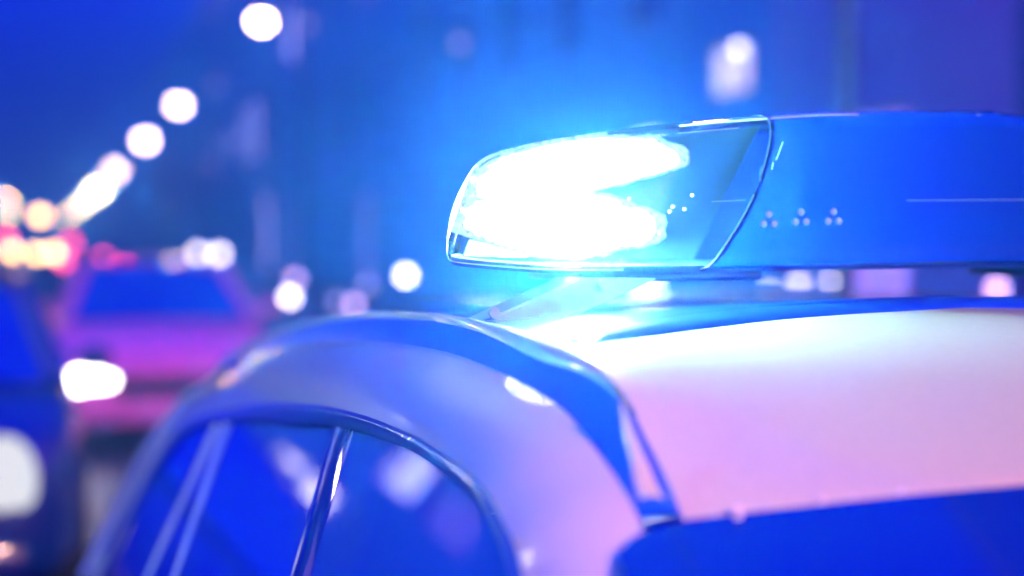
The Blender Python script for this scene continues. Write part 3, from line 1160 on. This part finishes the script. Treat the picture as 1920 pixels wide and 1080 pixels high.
secs = []
for (pb, yb, pt, yt, yf, dep) in BAR:
    bul = -0.009 + 0.024 * max(0.0, min(1.0, (pb - 838) / 490.0)) if pb < 1340 else max(0.0, 0.015 * (1 - (pb - 1330) / 420.0))
    sec_ = bar_section(at_y(pb, yb, yf), at_y(pt, yt, yf), yf, dep, bul)
    ef = max(0.0, 1 - (pb - 838) / 420.0)
    for q in sec_:
        q.x += 0.34 * ef * (q.y - yf)
    secs.append(sec_)
secs = [list(s) for s in zip(*[keyed(list(c), 4) for c in zip(*secs)])]
IB = 7 * 4   # station of the joint between clear end and blue cover
clear = secs[:IB + 1]
XE = XC + 0.13            # the photographed half is followed a little past the middle
blue = [s for s in secs[IB:] if max(p.x for p in s) < XE]
tw = max(blue, key=lambda s: s[0].x)
twin = min(secs, key=lambda s: abs(s[0].x - (2 * XC - tw[0].x)))
DZS = [tw[k].z - twin[k].z for k in range(len(tw))]
DZ = sum(tw[k].z - twin[k].z for k in range(len(tw))) / len(tw)


def mirb(pts):
    """Mirror a piece of the bar to its far end, following the slight tilt of the bar."""
    if len(pts) == len(DZS):
        return [p + Vector((0, 0, dz_)) for p, dz_ in zip(mir(pts), DZS)]
    return [p + Vector((0, 0, DZ)) for p in mir(pts)]


far_half = [mirb(s) for s in secs[IB:][::-1] if (2 * XC - s[0].x) > tw[0].x + 0.06]
for mirror in (False, True):
    bm = bmesh.new()
    rr_ = [mirb(r) if mirror else r for r in clear]
    loft(bm, rr_, closed=True)
    vs = [bm.verts.new(p) for p in rr_[0]]
    bm.faces.new(vs)
    bmesh.ops.remove_doubles(bm, verts=bm.verts[:], dist=1e-5)
    lb('clear_lens', bm, M['lens'])
bm = bmesh.new()
loft(bm, blue + far_half, closed=True)
lb('blue_lens', bm, M['blue_lens'])
# joint rings between the lenses, and white tubes as added edge highlights
bm = bmesh.new()
for mirror in (False, True):
    r = secs[IB]
    r = mirb(r) if mirror else r
    tube(bm, r + [r[0]], 0.002, 8, cap=False)
lb('lens_joint', bm, M['joint'])
bm = bmesh.new()
for mirror in (False, True):
    top_i = 15
    for pts in ([q + Vector((-0.0004, -0.0006, 0)) for q in secs[0][:18]], [q[0] + Vector((0, -0.0008, 0)) for q in secs[1:22]],
                [q[12] + Vector((0, -0.0006, 0.0006)) for q in secs[22:36]]):
        tube(bm, mirb(pts) if mirror else pts, 0.0007, 6)
lb('edge_highlight', bm, M['lampoff'])
# pale tubes for moulded seams and painted highlights on the lens fronts
for (xa, ya, xb, yb) in ((1335, 378, 1398, 375), (1700, 376, 1990, 374), (1270, 250, 1385, 240)):
    bm = bmesh.new()
    tube(bm, [at_y(xa + (xb - xa) * k / 8, ya + (yb - ya) * k / 8, BY - 0.001) for k in range(9)], 0.0002, 6)
    lb('seam_highlight', bm, M['lampoff'])
for (xa, ya, xb, yb) in ((1455, 300, 1468, 266), (1447, 318, 1450, 305)):
    bm = bmesh.new()
    tube(bm, [at_y(xa, ya, BY - 0.0012), at_y(xb, yb, BY - 0.0012)], 0.0004, 6)
    lb('seam_highlight', bm, M['lampoff'])
# lower tray
bm = bmesh.new()
tr = []
for s in secs[2:]:
    a, b_ = s[0], s[-1]
    if a.x > XE:
        break
    tr.append([Vector((a.x + 0.004, a.y + 0.004, a.z + 0.004)), Vector((a.x + 0.004, a.y + 0.006, a.z - 0.004)), Vector((b_.x + 0.004, b_.y - 0.006, b_.z - 0.004)), Vector((b_.x + 0.004, b_.y - 0.004, b_.z + 0.004))])
trf = [mirb(r) for r in tr[::-1] if 2 * XC - r[0].x > tr[-1][0].x + 0.03]
loft(bm, tr + trf, closed=True, cap=True)
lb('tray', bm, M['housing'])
# spine inside the blue cover with the LED triplets
c0 = at_y(1500, 420, BY + 0.05)
bm = bmesh.new()
p0 = at_y(1490, 470, BY + 0.07)
p1 = at_y(1520, 300, BY + 0.07)
rbox(bm, (p0.x, BY + 0.07, p0.z), (2 * XC - p0.x, BY + 0.16, p1.z), 0.01)
lb('light_module', bm, M['housing'])
for (px, py) in ((1442, 402), (1502, 398), (1563, 397)):
    for (dx, dy) in ((0, 0), (-10, 18), (10, 18)):
        q = at_y(px + dx, py + dy, BY - 0.0015)
        bm = bmesh.new()
        sphere(bm, q, 0.0042, 10, 6, (1, 0.5, 1))
        lb('led', bm, M['led'])

# the two burning strobe reflectors in the clear end
UP = [(905, 366), (912, 334), (945, 300), (1000, 282), (1040, 272), (1085, 263), (1150, 259), (1180, 261), (1215, 258), (1250, 270), (1283, 290), (1275, 308), (1240, 322), (1200, 333), (1160, 345), (1125, 352), (1080, 368), (1020, 380), (950, 382), (918, 374)]
LO = [(880, 427), (885, 405), (892, 386), (930, 372), (1000, 368), (1080, 366), (1150, 372), (1185, 388), (1215, 394), (1236, 412), (1238, 432), (1212, 455), (1165, 462), (1130, 472), (1080, 480), (1020, 476), (975, 464), (935, 450), (905, 440)]
for pts in (UP, LO):
    cx = sum(p[0] for p in pts) / len(pts)
    cyy = sum(p[1] for p in pts) / len(pts)
    fine = spline([(p[0], p[1], 0) for p in pts] + [(pts[0][0], pts[0][1], 0)], 90)[:-1]
    rr2 = random.Random(3)
    jit = [1 + 0.035 * rr2.uniform(-1, 1) for _ in fine]
    for mirror in (False, True):
        bm = bmesh.new()
        rings = []
        for f_, y_ in ((1.0, 0.148), (1.0, 0.115), (0.93, 0.102), (0.7, 0.092), (0.35, 0.088), (0.05, 0.087)):
            r = []
            for q, j in zip(fine, jit):
                p = at_y(cx + (q.x - cx) * f_ * (j if f_ > 0.8 else 1), cyy + (q.y - cyy) * f_ * (j if f_ > 0.8 else 1), BY + 0.10)
                p.y = BY + y_
                r.append(p)
            rings.append(mirb(r) if mirror else r)
        loft(bm, rings, closed=True, cap=True)
        lb('strobe_lamp', bm, M['strobe'] if not mirror else M['reflector'])
# rim round each strobe; emission stands in for light on its facets
M['facet_glow'] = bpy.data.materials.new('facet_glow_emission')
M['facet_glow'].use_nodes = True
_t = M['facet_glow'].node_tree
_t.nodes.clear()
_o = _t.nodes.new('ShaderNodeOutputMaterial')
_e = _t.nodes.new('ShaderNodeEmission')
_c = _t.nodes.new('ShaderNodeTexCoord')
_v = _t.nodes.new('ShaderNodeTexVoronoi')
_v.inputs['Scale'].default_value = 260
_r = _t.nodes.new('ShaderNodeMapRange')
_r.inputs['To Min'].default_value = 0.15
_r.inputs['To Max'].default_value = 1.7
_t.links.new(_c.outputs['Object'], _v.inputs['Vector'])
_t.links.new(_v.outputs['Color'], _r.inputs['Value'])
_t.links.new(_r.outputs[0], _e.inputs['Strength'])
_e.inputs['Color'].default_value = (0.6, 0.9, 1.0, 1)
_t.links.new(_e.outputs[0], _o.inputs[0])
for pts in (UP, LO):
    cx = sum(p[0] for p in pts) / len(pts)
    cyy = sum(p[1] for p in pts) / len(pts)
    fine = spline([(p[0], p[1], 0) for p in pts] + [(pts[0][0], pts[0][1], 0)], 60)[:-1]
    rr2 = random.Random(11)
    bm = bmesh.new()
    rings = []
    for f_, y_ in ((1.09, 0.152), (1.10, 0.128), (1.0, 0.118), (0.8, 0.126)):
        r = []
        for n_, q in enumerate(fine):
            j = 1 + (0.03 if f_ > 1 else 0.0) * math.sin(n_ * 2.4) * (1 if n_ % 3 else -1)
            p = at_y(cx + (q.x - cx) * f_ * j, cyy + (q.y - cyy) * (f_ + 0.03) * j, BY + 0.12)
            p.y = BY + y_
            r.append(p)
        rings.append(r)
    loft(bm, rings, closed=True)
    lb('reflector_glow_rim', bm, M['facet_glow'], smooth=False)
# reflector back plate behind the strobes
bm = bmesh.new()
a0, a1, a2, a3 = at_y(872, 478, BY + .165), at_y(1300, 488, BY + .165), at_y(1425, 236, BY + .165), at_y(935, 288, BY + .165)
v0 = [bm.verts.new(p) for p in (a0, a1, a2, a3)]
v1 = [bm.verts.new(p + Vector((0, 0.01, 0))) for p in (a0, a1, a2, a3)]
bm.faces.new(v0)
bm.faces.new(v1[::-1])
for k in range(4):
    bm.faces.new((v0[k], v1[k], v1[(k + 1) % 4], v0[(k + 1) % 4]))
lb('reflector', bm, M['reflector'], smooth=False)
# sparkling beads of the moulded lens pattern near the strobes
bm = bmesh.new()
for (px, py) in ((1180, 372), (1236, 436), (1262, 387), (1284, 392), (1256, 396), (1298, 366)):
    sphere(bm, at_y(px, py, BY + 0.02), 0.0018, 8, 5, (1.3, 0.6, 1))
lb('lens_bead', bm, M['lampoff'])

# base block and clamp foot
bm = bmesh.new()
q0, q1 = at_y(1085, 527, BY + .03), at_y(1428, 505, BY + .03)
rbox(bm, (q0.x, BY + .025, q0.z - 0.001), (q1.x, BY + .2, q1.z + 0.002), 0.005, 3)
rbox(bm, (2 * XC - q1.x, BY + .025, q0.z - 0.001), (2 * XC - q0.x, BY + .2, q1.z + 0.002), 0.005, 3)
lb('base_block', bm, M['housing'])
bm = bmesh.new()
for mirror in (False, True):
    yf = 1.368
    tl_, tr_, br_, bl_ = at_y(1085, 521, yf), at_y(1235, 522, yf), at_y(985, 612, yf), at_y(858, 602, yf)
    fr = [tl_, tr_, br_, bl_]
    if mirror:
        fr = mir(fr)
    mid = [fr[0], fr[1], fr[2] + Vector((0, 0, -0.012)), fr[3] + Vector((0, 0, -0.012))]
    t = bmesh.new()
    v0 = [t.verts.new(p) for p in mid]
    v1 = [t.verts.new(p + Vector((0, 0.06, 0))) for p in mid]
    t.faces.new(v0)
    t.faces.new(v1[::-1])
    for k in range(4):
        t.faces.new((v0[k], v1[k], v1[(k + 1) % 4], v0[(k + 1) % 4]))
    bmesh.ops.recalc_face_normals(t, faces=t.faces[:])
    bmesh.ops.bevel(t, geom=t.edges[:], offset=0.002, segments=2, affect='EDGES')
    me = bpy.data.meshes.new('tmp')
    t.to_mesh(me)
    t.free()
    bm.from_mesh(me)
lb('mounting_foot', bm, M['bracket'])

# bolts on the clamp foot 
for px, py in ((925, 586), (1130, 533)):
    bm = bmesh.new()
    p = at_y(px, py, 1.366)
    tube(bm, [p, p + Vector((0, -0.005, 0))], 0.006, 6)
    lb('bolt', bm, M['bracket'])
# white beads put in as glints along the top edge of the windscreen
for px, py, r_ in ((1383, 962, .0026), (1541, 940, .0022), (1600, 934, .0014), (1690, 924, .0016), (1795, 914, .0016), (1892, 905, .003)):
    p = at_y(px, py, 0.862 + 0.02 * max(0, (1700 - px) / 400))
    bm = bmesh.new()
    sphere(bm, p, r_ * 1.4, 12, 8, (1, 0.8, 1.5))
    pc('glint_bead', bm, M['glint'])

# the strobe's own light
for px, py, w in ((1100, 320, 0.2), (1060, 484, 1.5), (1090, 330, 0.6)):
    ld = bpy.data.lights.new('strobe_point', 'POINT')
    ld.energy = LAMP_W * w
    ld.color = LAMP_COL
    ld.shadow_soft_size = 0.02
    lo = bpy.data.objects.new('strobe_point', ld)
    COL.objects.link(lo)
    lo.parent = LB
    lo.location = at_y(px, py, BY + (0.07 if w != 0.6 else 0.18)) - LBO

# ------------------------------------------------------------------ haze
bm = bmesh.new()
box(bm, (-30, -60, -1.6), (30, 175, 20))
hz = mesh_obj('haze', bm, bpy.data.materials.new('haze_air'), smooth=False)
hz['kind'] = 'stuff'
hz['label'] = 'thin night haze glowing round the blue light'
hm = hz.data.materials[0]
hm.use_nodes = True
t = hm.node_tree
t.nodes.clear()
o = t.nodes.new('ShaderNodeOutputMaterial')
pv = t.nodes.new('ShaderNodeVolumePrincipled')
pv.inputs['Color'].default_value = (0.05, 0.25, 1.0, 1)
pv.inputs['Density'].default_value = HAZE
pv.inputs['Anisotropy'].default_value = 0.82
t.links.new(pv.outputs[0], o.inputs['Volume'])
